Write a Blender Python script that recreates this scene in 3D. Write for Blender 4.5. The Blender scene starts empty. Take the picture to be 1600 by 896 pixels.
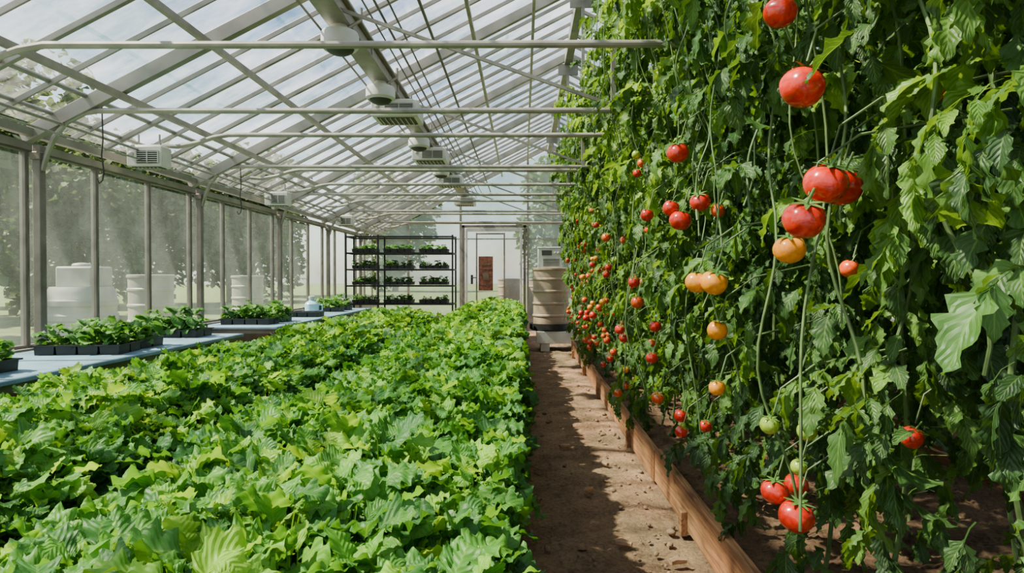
import bpy, math, random
import numpy as np
from mathutils import Vector, Matrix
random.seed(7)
rng = np.random.default_rng(11)
scene = bpy.context.scene
COL = scene.collection
pi = math.pi

# ------------------------------------------------------------------ materials
def newmat(name):
    m = bpy.data.materials.new(name); m.use_nodes = True
    nt = m.node_tree; nt.nodes.clear()
    out = nt.nodes.new('ShaderNodeOutputMaterial')
    return m, nt, out
def N(nt, typ, ins=None, **props):
    n = nt.nodes.new(typ)
    for k, v in props.items(): setattr(n, k, v)
    if ins:
        for k, v in ins.items():
            s = n.inputs[k]
            if hasattr(v, 'is_linked') or isinstance(v, bpy.types.NodeSocket): nt.links.new(v, s)
            else: s.default_value = v
    return n
def ramp(nt, fac, stops):
    r = nt.nodes.new('ShaderNodeValToRGB'); cr = r.color_ramp
    while len(cr.elements) < len(stops): cr.elements.new(0.5)
    for e, (p, c) in zip(cr.elements, stops):
        e.position = p; e.color = (*c, 1) if len(c) == 3 else c
    nt.links.new(fac, r.inputs[0]); return r.outputs[0]
def math_(nt, op, a, b=None):
    n = nt.nodes.new('ShaderNodeMath'); n.operation = op
    for i, v in enumerate((a, b)):
        if v is None: continue
        if isinstance(v, bpy.types.NodeSocket): nt.links.new(v, n.inputs[i])
        else: n.inputs[i].default_value = v
    return n.outputs[0]

def simple(name, c, rough=0.5, metal=0.0, var=0.12, scale=8.0, bump=0.0, spec=0.5, stretch=None, coat=0):
    m, nt, out = newmat(name)
    tc = N(nt, 'ShaderNodeTexCoord')
    vec = tc.outputs['Object']
    if stretch:
        mp = N(nt, 'ShaderNodeMapping', {'Vector': vec}); mp.inputs['Scale'].default_value = stretch; vec = mp.outputs[0]
    nz = N(nt, 'ShaderNodeTexNoise', {'Vector': vec, 'Scale': scale, 'Detail': 5.0})
    lo = tuple(max(0, x*(1-var*1.6)) for x in c); hi = tuple(min(1, x*(1+var)) for x in c)
    col = ramp(nt, nz.outputs[0], [(0.3, lo), (0.7, hi)])
    p = N(nt, 'ShaderNodeBsdfPrincipled', {'Base Color': col, 'Roughness': rough, 'Metallic': metal, 'Specular IOR Level': spec, 'Coat Weight': coat})
    if bump:
        b = N(nt, 'ShaderNodeBump', {'Height': nz.outputs[0], 'Strength': bump, 'Distance': 0.01}); nt.links.new(b.outputs[0], p.inputs['Normal'])
    nt.links.new(p.outputs[0], out.inputs[0]); return m

def leafmat(name, stops, tcol, rough=0.4, trans=0.35, vein=0.35, spec=.4):
    m, nt, out = newmat(name)
    at = N(nt, 'ShaderNodeAttribute', attribute_name='rnd')
    oi = N(nt, 'ShaderNodeObjectInfo')
    tc = N(nt, 'ShaderNodeTexCoord')
    nz = N(nt, 'ShaderNodeTexNoise', {'Vector': tc.outputs['Object'], 'Scale': 25.0, 'Detail': 3.0})
    f = math_(nt, 'ADD', at.outputs['Fac'], math_(nt, 'MULTIPLY', math_(nt, 'SUBTRACT', oi.outputs['Random'], 0.5), 0.2))
    f = math_(nt, 'ADD', f, math_(nt, 'MULTIPLY', math_(nt, 'SUBTRACT', nz.outputs[0], 0.5), 0.25))
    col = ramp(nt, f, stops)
    uv = N(nt, 'ShaderNodeUVMap'); sp = N(nt, 'ShaderNodeSeparateXYZ', {0: uv.outputs[0]})
    u, v = sp.outputs[0], sp.outputs[1]
    av = math_(nt, 'ABSOLUTE', math_(nt, 'SUBTRACT', v, 0.5))
    mid = math_(nt, 'LESS_THAN', av, 0.03)
    fr = math_(nt, 'FRACT', math_(nt, 'SUBTRACT', math_(nt, 'MULTIPLY', u, 7.0), math_(nt, 'MULTIPLY', av, 5.0)))
    side = math_(nt, 'LESS_THAN', fr, 0.12)
    vn = math_(nt, 'MAXIMUM', mid, math_(nt, 'MULTIPLY', side, 0.55))
    mix = N(nt, 'ShaderNodeMix', data_type='RGBA')
    nt.links.new(math_(nt, 'MULTIPLY', vn, vein), mix.inputs[0])
    nt.links.new(col, mix.inputs[6]); mix.inputs[7].default_value = (stops[-1][1][0]*1.1+.02, stops[-1][1][1]*1.05+.04, stops[-1][1][2]*1.2+.02, 1)
    bp = N(nt, 'ShaderNodeBump', {'Height': math_(nt, 'SUBTRACT', math_(nt, 'ABSOLUTE', math_(nt, 'SUBTRACT', fr, 0.5)), vn), 'Strength': 0.6, 'Distance': 0.004}); bp.invert = True
    p = N(nt, 'ShaderNodeBsdfPrincipled', {'Base Color': mix.outputs[2], 'Roughness': rough, 'Specular IOR Level': spec, 'Normal': bp.outputs[0]})
    mc = N(nt, 'ShaderNodeMix', data_type='RGBA', blend_type='MULTIPLY'); mc.inputs[0].default_value = 1
    nt.links.new(mix.outputs[2], mc.inputs[6]); mc.inputs[7].default_value = (*tcol, 1)
    t = N(nt, 'ShaderNodeBsdfTranslucent', {'Color': mc.outputs[2]})
    ms = N(nt, 'ShaderNodeMixShader', {0: trans, 1: p.outputs[0], 2: t.outputs[0]})
    nt.links.new(ms.outputs[0], out.inputs[0]); return m

def glassmat(name, haze_lo, haze_hi, tint, scale=(1, 1, 1), nscale=2.0, hazecol=(0.85, 0.9, 0.92), tint2=None, refl=.4):
    m, nt, out = newmat(name)
    tc = N(nt, 'ShaderNodeTexCoord')
    mp = N(nt, 'ShaderNodeMapping', {'Vector': tc.outputs['Object']}); mp.inputs['Scale'].default_value = scale
    nz = N(nt, 'ShaderNodeTexNoise', {'Vector': mp.outputs[0], 'Scale': nscale, 'Detail': 6.0, 'Roughness': 0.65})
    mr = N(nt, 'ShaderNodeMapRange', {'Value': nz.outputs[0], 'From Min': 0.4, 'From Max': 0.7, 'To Min': haze_lo, 'To Max': haze_hi})
    tr = N(nt, 'ShaderNodeBsdfTransparent', {'Color': (*tint, 1)})
    if tint2:
        n2 = N(nt, 'ShaderNodeTexNoise', {'Vector': tc.outputs['Object'], 'Scale': 1.3, 'Detail': 5.0, 'Roughness': .62})
        nt.links.new(ramp(nt, n2.outputs[0], [(.40, tint2), (.56, tint)]), tr.inputs[0])
    tl = N(nt, 'ShaderNodeBsdfTranslucent', {'Color': (*hazecol, 1)})
    df = N(nt, 'ShaderNodeBsdfDiffuse', {'Color': (*hazecol, 1)})
    h = N(nt, 'ShaderNodeMixShader', {0: 0.35, 1: tl.outputs[0], 2: df.outputs[0]})
    a = N(nt, 'ShaderNodeMixShader', {0: mr.outputs[0], 1: tr.outputs[0], 2: h.outputs[0]})
    gl = N(nt, 'ShaderNodeBsdfGlossy', {'Roughness': 0.06, 'Color': (1, 1, 1, 1)})
    lw = N(nt, 'ShaderNodeLayerWeight', {'Blend': 0.25})
    b = N(nt, 'ShaderNodeMixShader', {0: math_(nt, 'MULTIPLY', lw.outputs[0], refl), 1: a.outputs[0], 2: gl.outputs[0]})
    nt.links.new(b.outputs[0], out.inputs[0]); return m

def soilmat(name, dark, light, bump=0.7):
    m, nt, out = newmat(name)
    tc = N(nt, 'ShaderNodeTexCoord')
    n1 = N(nt, 'ShaderNodeTexNoise', {'Vector': tc.outputs['Object'], 'Scale': 3.0, 'Detail': 8.0, 'Roughness': 0.7})
    n2 = N(nt, 'ShaderNodeTexNoise', {'Vector': tc.outputs['Object'], 'Scale': 55.0, 'Detail': 8.0, 'Roughness': 0.75})
    s = math_(nt, 'ADD', math_(nt, 'MULTIPLY', n1.outputs[0], 0.5), math_(nt, 'MULTIPLY', n2.outputs[0], 0.5))
    col = ramp(nt, s, [(0.38, dark), (0.60, light)])
    b = N(nt, 'ShaderNodeBump', {'Height': n2.outputs[0], 'Strength': bump, 'Distance': 0.02})
    p = N(nt, 'ShaderNodeBsdfPrincipled', {'Base Color': col, 'Roughness': 0.95, 'Specular IOR Level': 0.15, 'Normal': b.outputs[0]})
    nt.links.new(p.outputs[0], out.inputs[0]); return m

def woodmat(name, dark, light):
    m, nt, out = newmat(name)
    tc = N(nt, 'ShaderNodeTexCoord')
    mp = N(nt, 'ShaderNodeMapping', {'Vector': tc.outputs['Object']}); mp.inputs['Scale'].default_value = (14, 0.8, 14)
    n1 = N(nt, 'ShaderNodeTexNoise', {'Vector': mp.outputs[0], 'Scale': 4.0, 'Detail': 8.0, 'Roughness': 0.65, 'Distortion': 0.6})
    n2 = N(nt, 'ShaderNodeTexNoise', {'Vector': tc.outputs['Object'], 'Scale': 2.5, 'Detail': 4.0})
    s = math_(nt, 'ADD', math_(nt, 'MULTIPLY', n1.outputs[0], 0.65), math_(nt, 'MULTIPLY', n2.outputs[0], 0.35))
    col = ramp(nt, s, [(0.38, dark), (0.60, light)])
    b = N(nt, 'ShaderNodeBump', {'Height': n1.outputs[0], 'Strength': 0.6, 'Distance': 0.008})
    p = N(nt, 'ShaderNodeBsdfPrincipled', {'Base Color': col, 'Roughness': 0.8, 'Specular IOR Level': 0.25, 'Normal': b.outputs[0]})
    nt.links.new(p.outputs[0], out.inputs[0]); return m

M = {}
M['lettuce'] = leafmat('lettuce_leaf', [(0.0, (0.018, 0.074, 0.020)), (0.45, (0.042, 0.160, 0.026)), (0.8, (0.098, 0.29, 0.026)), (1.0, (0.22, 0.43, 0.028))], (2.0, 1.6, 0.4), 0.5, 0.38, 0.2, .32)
M['tleaf'] = leafmat('tomato_leaf', [(0.0, (0.024, 0.064, 0.017)), (0.5, (0.056, 0.138, 0.029)), (0.9, (0.125, 0.265, 0.035)), (1.0, (0.20, 0.37, 0.045))], (2.0, 1.6, 0.4), 0.48, 0.38, 0.35)
M['seedleaf'] = leafmat('seedling_leaf', [(0.0, (0.02, 0.085, 0.02)), (0.6, (0.06, 0.19, 0.03)), (1.0, (0.15, 0.33, 0.05))], (1.5, 1.5, 0.6), 0.5, 0.3, 0.3)
M['treeleaf'] = leafmat('tree_leaf', [(0.0, (0.035, 0.065, 0.03)), (0.6, (0.085, 0.135, 0.05)), (1.0, (0.17, 0.23, 0.08))], (1.3, 1.3, 0.6), 0.7, 0.3, 0.0)
M['stem'] = simple('vine_stem', (0.095, 0.165, 0.045), 0.6, var=0.4, scale=14)
M['bark'] = simple('bark', (0.12, 0.09, 0.06), 0.9, var=0.3, scale=6, bump=0.5)
M['red'] = simple('tomato_red', (0.56, 0.020, 0.006), 0.2, var=0.22, scale=3, spec=0.55, coat=0.3)
M['redor'] = simple('tomato_red_orange', (0.70, 0.080, 0.008), 0.22, var=0.25, scale=3, coat=0.3)
M['orange'] = simple('tomato_orange', (0.84, 0.28, 0.008), 0.22, var=0.15, scale=3, coat=0.3)
M['green'] = simple('tomato_green', (0.26, 0.38, 0.03), 0.25, var=0.2, scale=3, coat=0.3)
M['calyx'] = simple('calyx_green', (0.08, 0.18, 0.035), 0.5, var=0.3)
M['alu'] = simple('painted_aluminium', (0.27, 0.255, 0.22), 0.45, metal=0.15, var=0.2, scale=5)
M['pipe'] = simple('galvanised_pipe', (0.34, 0.32, 0.28), 0.38, metal=0.4, var=0.2, scale=7)
M['post'] = simple('bronze_post', (0.18, 0.155, 0.135), 0.5, metal=0.2, var=0.25, scale=6)
M['white'] = simple('white_enamel', (0.64, 0.63, 0.58), 0.38, var=0.12, scale=6)
M['duct'] = simple('beige_duct', (0.28, 0.26, 0.22), 0.45, var=0.2, scale=6)
M['offwhite'] = simple('off_white_plastic', (0.50, 0.50, 0.46), 0.45, var=0.12, scale=4)
M['tankgrey'] = simple('weathered_tank_plastic', (0.30, 0.31, 0.285), 0.55, var=0.2, scale=4)
M['dark'] = simple('dark_plastic', (0.014, 0.014, 0.015), 0.5, var=0.3, scale=12)
M['grey'] = simple('dark_grey_slot', (0.05, 0.05, 0.05), 0.6, var=0.2)
M['rack'] = simple('black_metal', (0.014, 0.014, 0.016), 0.4, metal=0.5, var=0.2)
M['blue'] = simple('blue_bench_paint', (0.17, 0.29, 0.39), 0.5, var=0.2, scale=5)
M['water'] = simple('cloudy_water_jug', (0.42, 0.68, 0.82), 0.15, var=0.1)
M['drum'] = simple('tan_drum', (0.37, 0.265, 0.18), 0.5, var=0.2, scale=4)
M['drumw'] = simple('pale_drum', (0.30, 0.29, 0.255), 0.55, var=0.2, scale=4)
M['poster'] = simple('rust_notice', (0.17, 0.055, 0.03), 0.7, var=0.4, scale=18)
M['soil'] = soilmat('dark_soil', (0.04, 0.023, 0.014), (0.23, 0.135, 0.08))
M['path'] = soilmat('path_soil', (0.11, 0.064, 0.036), (0.42, 0.27, 0.16), 1.0)
M['grass'] = soilmat('grass_ground', (0.07, 0.11, 0.035), (0.21, 0.26, 0.11))
M['wood'] = woodmat('bed_timber', (0.12, 0.052, 0.023), (0.43, 0.215, 0.095))
M['chip'] = simple('wood_chip', (0.36, 0.22, 0.12), 0.85, var=0.3, scale=20)
M['stone'] = simple('dirt_clod', (0.27, 0.17, 0.10), 0.95, var=0.3, scale=20, bump=0.5)
M['roofglass'] = glassmat('roof_glass', 0.01, 0.26, (0.94, 0.98, 1.0), (1.0, 2.4, 1.0), 2.2, (.88, .91, .88), tint2=(.54, .68, .69), refl=.22)  # darker second tint paints blue-grey tree reflections into the glass colour
M['wallglass'] = glassmat('wall_glass', 0.06, 0.17, (0.86, 0.93, 0.88), (1, 1, .6), 1.6, (0.60, 0.73, 0.67), refl=.2)
M['backglass'] = glassmat('back_glass', 0.26, 0.42, (0.80, 0.87, 0.85), (1, 1, .6), 2.0, (0.74, 0.82, 0.79), tint2=(.62, .73, .69), refl=.2)
M['doorglass'] = glassmat('door_glass', 0.24, 0.38, (0.82, 0.87, 0.84), (1, 1, .6), 2.0, (0.74, 0.80, 0.77), refl=.2)

# ------------------------------------------------------------------ mesh builder
class MB:
    def __init__(s): s.v = []; s.f = []; s.m = []
    def add(s, vs, fs, mi=0):
        o = len(s.v); s.v += [tuple(v) for v in vs]; s.f += [tuple(i+o for i in f) for f in fs]; s.m += [mi]*len(fs)
    def box(s, c, d, mi=0, rot=None, taper=1.0):
        x, y, z = d[0]/2, d[1]/2, d[2]/2
        vs = [Vector(p) for p in [(-x*taper, -y*taper, -z), (x*taper, -y*taper, -z), (x*taper, y*taper, -z), (-x*taper, y*taper, -z), (-x, -y, z), (x, -y, z), (x, y, z), (-x, y, z)]]
        if rot: 
            R = rot if isinstance(rot, Matrix) else Matrix.Rotation(rot, 3, 'Z')
            vs = [R @ v for v in vs]
        vs = [v+Vector(c) for v in vs]
        s.add(vs, [(0, 3, 2, 1), (4, 5, 6, 7), (0, 1, 5, 4), (1, 2, 6, 5), (2, 3, 7, 6), (3, 0, 4, 7)], mi)
    def beam(s, p0, p1, w, h, mi=0):
        p0, p1 = Vector(p0), Vector(p1); d = (p1-p0); L = d.length; d.normalize()
        up = Vector((0, 0, 1)) if abs(d.z) < 0.95 else Vector((0, 1, 0))
        sd = d.cross(up).normalized(); up = sd.cross(d).normalized()
        vs = []
        for p in (p0, p1):
            for a, b in ((-1, -1), (1, -1), (1, 1), (-1, 1)): vs.append(p+sd*a*w/2+up*b*h/2)
        s.add(vs, [(0, 1, 2, 3), (7, 6, 5, 4), (0, 4, 5, 1), (1, 5, 6, 2), (2, 6, 7, 3), (3, 7, 4, 0)], mi)
    def tube(s, pts, r, n=8, mi=0, caps=True):
        pts = [Vector(p) for p in pts]; rs = r if isinstance(r, (list, tuple)) else [r]*len(pts)
        vs = []; prev = None
        for i, p in enumerate(pts):
            d = (pts[min(i+1, len(pts)-1)]-pts[max(i-1, 0)]).normalized()
            if prev is None:
                a = Vector((1, 0, 0)) if abs(d.x) < 0.8 else Vector((0, 1, 0))
                sd = (a-d*a.dot(d)).normalized()
            else: sd = (prev-d*prev.dot(d)).normalized()
            prev = sd; up = d.cross(sd)
            for k in range(n):
                t = 2*pi*k/n; vs.append(p+(sd*math.cos(t)+up*math.sin(t))*rs[i])
        fs = []
        for i in range(len(pts)-1):
            for k in range(n):
                a = i*n+k; b = i*n+(k+1) % n; fs.append((a, b, b+n, a+n))
        if caps:
            fs.append(tuple(range(n-1, -1, -1))); fs.append(tuple((len(pts)-1)*n+k for k in range(n)))
        s.add(vs, fs, mi)
    def lathe(s, prof, c=(0, 0, 0), n=24, mi=0, axis='Z'):
        vs = []; fs = []
        for (r, z) in prof:
            for k in range(n):
                t = 2*pi*k/n
                p = (r*math.cos(t), r*math.sin(t), z)
                if axis == 'X': p = (p[2], p[0], p[1])
                if axis == 'Y': p = (p[0], p[2], p[1])
                vs.append((p[0]+c[0], p[1]+c[1], p[2]+c[2]))
        for i in range(len(prof)-1):
            for k in range(n):
                a = i*n+k; b = i*n+(k+1) % n; fs.append((a, b, b+n, a+n))
        fs.append(tuple(range(n-1, -1, -1))); fs.append(tuple((len(prof)-1)*n+k for k in range(n)))
        s.add(vs, fs, mi)
    def mesh(s, name, mats, ang=35):
        me = bpy.data.meshes.new(name); me.from_pydata(s.v, [], s.f)
        for m in mats: me.materials.append(m)
        me.polygons.foreach_set('material_index', s.m)
        me.polygons.foreach_set('use_smooth', [True]*len(s.f))
        me.update()
        try: me.set_sharp_from_angle(angle=math.radians(ang))
        except Exception: pass
        return me
def ob(name, me, loc=(0, 0, 0), parent=None, label=None, cat=None, group=None, kind=None, bevel=0, rotz=0):
    o = bpy.data.objects.new(name, me); COL.objects.link(o); o.location = loc
    if rotz: o.rotation_euler[2] = rotz
    if parent: o.parent = parent
    if label: o['label'] = label
    if cat: o['category'] = cat
    if group: o['group'] = group
    if kind: o['kind'] = kind
    if bevel:
        b = o.modifiers.new('bev', 'BEVEL'); b.width = bevel; b.segments = 2; b.limit_method = 'ANGLE'
    return o

# ------------------------------------------------------------------ leaf generator
def base_grid(nu, nv, wfun):
    U, S, H = [], [], []
    for i in range(nu):
        u = i/(nu-1)
        for j in range(nv):
            s = -1+2*j/(nv-1); U.append(u); S.append(s); H.append(wfun(u, s)*s)
    F = []
    for i in range(nu-1):
        for j in range(nv-1):
            a = i*nv+j; F.append((a, a+1, a+1+nv, a+nv))
    return np.array(U), np.array(S), np.array(H), np.array(F)
def leaves(base, O, yaw, th0, bend, L, W, fold, roll, ruf, rnd, fwk=.3):
    U, S, H, F = base; n = len(yaw); c = lambda a: np.broadcast_to(np.asarray(a, float), (n,))[:, None]
    T, B, Lc, Wc, fo, ro, rf = map(c, (th0, bend, L, W, fold, roll, ruf)); u = U[None]
    B = np.where(np.abs(B) < .05, .05, B)
    ang = T-B*u
    Y = (np.sin(T)-np.sin(ang))/B*Lc; Z = (np.cos(ang)-np.cos(T))/B*Lc
    ph = rng.uniform(0, 6.28, (n, 1))
    lat = H[None]*Wc
    off = np.abs(lat)*np.sin(fo)+rf*np.abs(S[None])**1.5*np.sin(ph+u*20+S[None]*2.2)+rf*.5*np.sin(ph*2+u*9)*u
    X = lat*np.cos(fo)*np.cos(ro); Nn = off+lat*np.sin(ro)
    Y = Y-np.sin(ang)*Nn; Z = Z+np.cos(ang)*Nn
    fwd = np.abs(lat)*fwk
    Y = Y+np.cos(ang)*fwd; Z = Z+np.sin(ang)*fwd
    cy, sy = np.cos(c(yaw)), np.sin(c(yaw))
    P = np.stack([X*cy-Y*sy, X*sy+Y*cy, Z], -1)+np.asarray(O, float)[:, None, :]
    V = len(U)
    co = P.reshape(-1, 3); fc = (F[None]+(np.arange(n)*V)[:, None, None]).reshape(-1, 4)
    uv = np.tile(np.stack([U, S*.5+.5], -1), (n, 1)); r = np.repeat(np.broadcast_to(rnd, (n,)), V)
    return co, fc, uv, r
def merge(parts):
    co, fc, uv, r = [], [], [], []; o = 0
    for p in parts:
        co.append(p[0]); fc.append(p[1]+o); uv.append(p[2]); r.append(p[3]); o += len(p[0])
    return np.concatenate(co), np.concatenate(fc), np.concatenate(uv), np.concatenate(r)
def leafmesh(name, data, mat):
    co, fc, uv, r = data
    me = bpy.data.meshes.new(name); me.from_pydata(co.tolist(), [], fc.tolist())
    me.materials.append(mat)
    me.polygons.foreach_set('use_smooth', np.ones(len(fc), bool))
    l = me.uv_layers.new(name='UVMap'); l.data.foreach_set('uv', uv[fc.ravel()].astype(np.float32).ravel())
    a = me.attributes.new('rnd', 'FLOAT', 'POINT'); a.data.foreach_set('value', r.astype(np.float32))
    me.update(); return me

def w_lettuce(u, s):
    b = 0.14 if u < .06 else 0.14+0.86*math.sin(min(1, (u-.06)/.94)**1.05*pi*.955)**.6
    lob = abs(((u*6.0+.2) % 1)-.5)*2
    return b*(1-.24*lob*abs(s)**2)
def w_tom(u, s):
    if u < .06: return .08
    b = math.sin(((u-.06)/.94)**.62*pi)**.85 if u < .995 else 0.02
    lob = ((u*4.6+.1) % 1)
    return b*(1-.42*lob*abs(s)**1.5)+.02
B_LET = base_grid(19, 7, w_lettuce); B_LETLO = base_grid(8, 5, w_lettuce)
B_TOM = base_grid(15, 5, w_tom); B_STRIP = base_grid(6, 2, lambda u, s: 1-.6*u)
B_SEED = base_grid(7, 5, lambda u, s: .12+.88*max(0, math.sin(u*pi*.97))**.7); B_TREE = base_grid(3, 3, lambda u, s: math.sin(u*2.6+.3))

U_ = rng.uniform
def lettuce_data(base, n, hi=1.0):
    t = (np.arange(n)+.5)/n
    yaw = np.arange(n)*2.4+U_(-.7, .7, n)
    rad = .105*np.sqrt(t)
    L = U_(.045, .09, n)*hi
    O = np.stack([-np.sin(yaw)*rad, np.cos(yaw)*rad, .22-.14*t**1.6+U_(-.045, .03, n)], -1)
    th0 = .9-t*0.5+U_(-.5, .5, n)
    bend = U_(.4, 2.3, n)
    W = L*U_(.36, .52, n)
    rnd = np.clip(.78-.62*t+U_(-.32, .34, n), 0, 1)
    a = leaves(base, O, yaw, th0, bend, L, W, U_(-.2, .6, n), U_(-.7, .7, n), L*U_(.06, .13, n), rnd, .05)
    O2 = np.zeros((n, 3)); d = np.sqrt(rad**2+O[:, 2]**2)
    b = leaves(B_STRIP, O2, yaw, np.arctan2(O[:, 2], rad), .06*np.ones(n), d, .003*np.ones(n), .5, 0, 0, np.clip(rnd+.1, 0, 1))
    return merge([a, b])

# ------------------------------------------------------------------ setting geometry
YB = 13.9; XW = -3.2; XR = 4.34; RX = 0.57; EZ = 2.1; RZ = 4.0
YF = -0.6
thick = [0.0, 2.03, 4.06, 6.1, 8.12, 10.15, 12.18]
def kind(o): o['kind'] = 'structure'; return o

def noisy_grid(name, x0, x1, y0, y1, nx, ny, z, amp, mat, seed=0):
    r = np.random.default_rng(seed)
    xs = np.linspace(x0, x1, nx); ys = np.linspace(y0, y1, ny)
    X, Y = np.meshgrid(xs, ys)
    Z = np.zeros_like(X)
    for k in range(40):
        f = r.uniform(2, 60); a = r.uniform(0, 6.28)
        Z += np.sin(X*f*np.cos(a)+Y*f*np.sin(a)+r.uniform(0, 6.28)+1.5*np.sin(X*3+k)+1.5*np.cos(Y*2.7+k))/math.sqrt(f)
    Z = Z/4*amp+r.normal(0, amp*.10, X.shape)+z
    co = np.stack([X, Y, Z], -1).reshape(-1, 3)
    i = np.arange((nx-1)*(ny-1)); a = (i//(nx-1))*nx+i % (nx-1)
    F = np.stack([a, a+1, a+1+nx, a+nx], -1)
    me = bpy.data.meshes.new(name); me.from_pydata(co.tolist(), [], F.tolist()); me.materials.append(mat)
    me.polygons.foreach_set('use_smooth', np.ones(len(F), bool)); me.update(); return me
kind(ob('floor', noisy_grid('floor', XW, XR, YF, YB, 380, 700, 0, 0.028, M['path'], 1)))
b = MB()
for (x0, x1, y0, y1) in ((-80, XW-.06, -30, 110), (XR+.06, 80, -30, 110), (XW-.06, XR+.06, YB+.06, 110)):
    b.box(((x0+x1)/2, (y0+y1)/2, .1), (x1-x0, y1-y0, .2))
kind(ob('floor_lawn', b.mesh('lawn', [M['grass']]), label='grass ground outside the greenhouse'))

# left wall
b = MB(); b.box((XW, (YF+YB)/2, .335), (.08, YB-YF, .67)); b.box((XW, (YF+YB)/2, 2.0), (.06, YB-YF, .05)); b.box((XW, (YF+YB)/2, .685), (.12, YB-YF, .03))
kind(ob('wall_left', b.mesh('wall_left', [M['alu']])))
b = MB(); b.box((XR, (YF+YB)/2, .335), (.08, YB-YF, .67)); b.box((XR, (YF+YB)/2, 2.0), (.06, YB-YF, .05))
kind(ob('wall_right', b.mesh('wall_right', [M['alu']])))
wn = 1
ys = [0.0+.677*i for i in range(0, 21)]
def window(y0, y1, x):
    global wn
    g = MB(); g.add([(0, -(y1-y0)/2+.006, -.64), (0, (y1-y0)/2-.006, -.64), (0, (y1-y0)/2-.006, .64), (0, -(y1-y0)/2+.006, .64)], [(0, 1, 2, 3)])
    o = kind(ob('window_%d' % wn, g.mesh('pane', [M['wallglass']]), loc=(x, (y0+y1)/2, 1.34)))
    f = MB(); w = (y1-y0)/2-.009
    for s in (-1, 1): f.box((0, s*w, 0), (.04, .016, 1.28))
    for s in (-1, 1): f.box((0, 0, s*.63), (.035, 2*w-.016, .02))
    ob('window_frame', f.mesh('window_frame', [M['post']]), parent=o, bevel=.003)
    wn += 1
for i in range(len(ys)-1): window(ys[i], min(ys[i+1], YB-.05), XW)
for i in range(7): window(.0+i*1.98, 1.98+i*1.98, XR)
pm = MB(); pm.box((0, 0, 1.0), (.05, .055, 2.0)); pm.box((0, 0, .03), (.10, .10, .02)); pm.box((.0, 0, 1.93), (.07, .08, .05)); pm = pm.mesh('post', [M['post']])
for y in thick[1:]:
    ob('support_post', pm, loc=(XW+.10, y, 0), label='bronze-painted metal post between window bays', cat='post', group='posts along the window wall', bevel=.005)

def roof(name, xa, za, xb, zb):
    g = MB(); n = 5
    for i in range(n):
        t0, t1 = i/n, (i+1)/n+.01
        z = lambda t: za+(zb-za)*t; x = lambda t: xa+(xb-xa)*t
        lift = .012
        vs = [(x(t0), YF, z(t0)+lift+.02), (x(t0), YB, z(t0)+lift+.02), (x(t1), YB, z(t1)+.02), (x(t1), YF, z(t1)+.02)]
        g.add(vs, [(0, 1, 2, 3)])
    me = g.mesh(name, [M['roofglass']]); return kind(ob(name, me))
roof('ceiling', XW, EZ+.03, RX, RZ+.03); roof('ceiling_slope', XR, EZ+.03, RX, RZ+.03)
def slope_beam(y, w, h, drop, name, label, cat, grp, mat):
    for (xa, sgn) in ((XW, 1), (XR, -1)):
        m = MB(); m.beam((xa-RX, 0, EZ-drop-RZ), (0, 0, -drop), w, h)
        ob(name, m.mesh(name, [mat]), loc=(RX, y, RZ), label=label, cat=cat, group=grp, bevel=.003)
for y in thick: slope_beam(y, .055, .09, .05, 'roof_rafter', 'grey-beige metal rafter rising from eave to ridge', 'rafter', 'roof rafters', M['alu'])
for i in range(0, 41):
    yy = i*.3385
    if abs(i % 6) == 0 or yy > YB-.1: continue
    slope_beam(yy, .03 if i % 2 == 0 else .012, .035, .02, 'glazing_bar', 'thin grey metal glazing bar under the roof glass', 'glazing bar', 'roof glazing bars', M['alu'])
def rz(x): return EZ+(x-XW)*(RZ-EZ)/(RX-XW) if x < RX else EZ+(XR-x)*(RZ-EZ)/(XR-RX)
def ypipe(x, z, r, name, label, cat, grp, mat='pipe', y0=YF, y1=YB, box=None):
    m = MB()
    if box: m.box((0, (y1-y0)/2, 0), (box[0], y1-y0, box[1]))
    else: m.tube([(0, 0, 0), (0, (y1-y0)/2, 0), (0, y1-y0, 0)], r, 10)
    return ob(name, m.mesh(name, [M[mat]]), loc=(x, y0, z), label=label, cat=cat, group=grp)
for x in (-2.55, -1.95, -.45, .1, 1.3, 2.2, 3.2):
    ypipe(x, rz(x)-.12, .018, 'roof_purlin', 'slim metal purlin running along the roof', 'purlin', 'roof purlins', box=(.03, .04))
ypipe(RX, RZ-.1, .04, 'ridge_beam', 'pale metal ridge beam at the roof peak', 'beam', None, 'alu', box=(.09, .12))
ypipe(XW+.06, EZ-.02, .04, 'eave_gutter', 'grey metal eave rail above the windows', 'rail', None, 'alu', box=(.05, .05))
for x, z, r in ((-3.0, 2.2, .014), (-2.93, 2.13, .01), (-2.78, 2.31, .016), (-2.9, 2.05, .007)):
    ypipe(x, z, r, 'heating_pipe', 'long thin metal pipe running along the eave', 'pipe', 'pipes along the eave', 'pipe')
for x, z, r in ((-.98, 2.98, .009), (-.88, 2.96, .007), (-.70, 3.02, .012), (-1.42, 2.9, .008), (-1.0, 2.88, .006)):
    ypipe(x, z, r, 'service_cable', 'thin cable strung beside the central beam', 'cable', 'cables beside the beam', 'post')
d = MB(); d.box((0, 7.2, 0), (.09, 14.4, .11)); d.box((0, 7.2, .075), (.15, 14.4, .02)); d.box((0, 7.2, -.06), (.15, 14.4, .012))
for i in range(14): d.box((0, .5+i, -.0), (.11, .04, .12))
ob('ceiling_beam', d.mesh('duct', [M['duct']]), loc=(-1.2, YF, 2.87), label='long beige metal beam hanging under the roof', cat='beam', bevel=.003)

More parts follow.
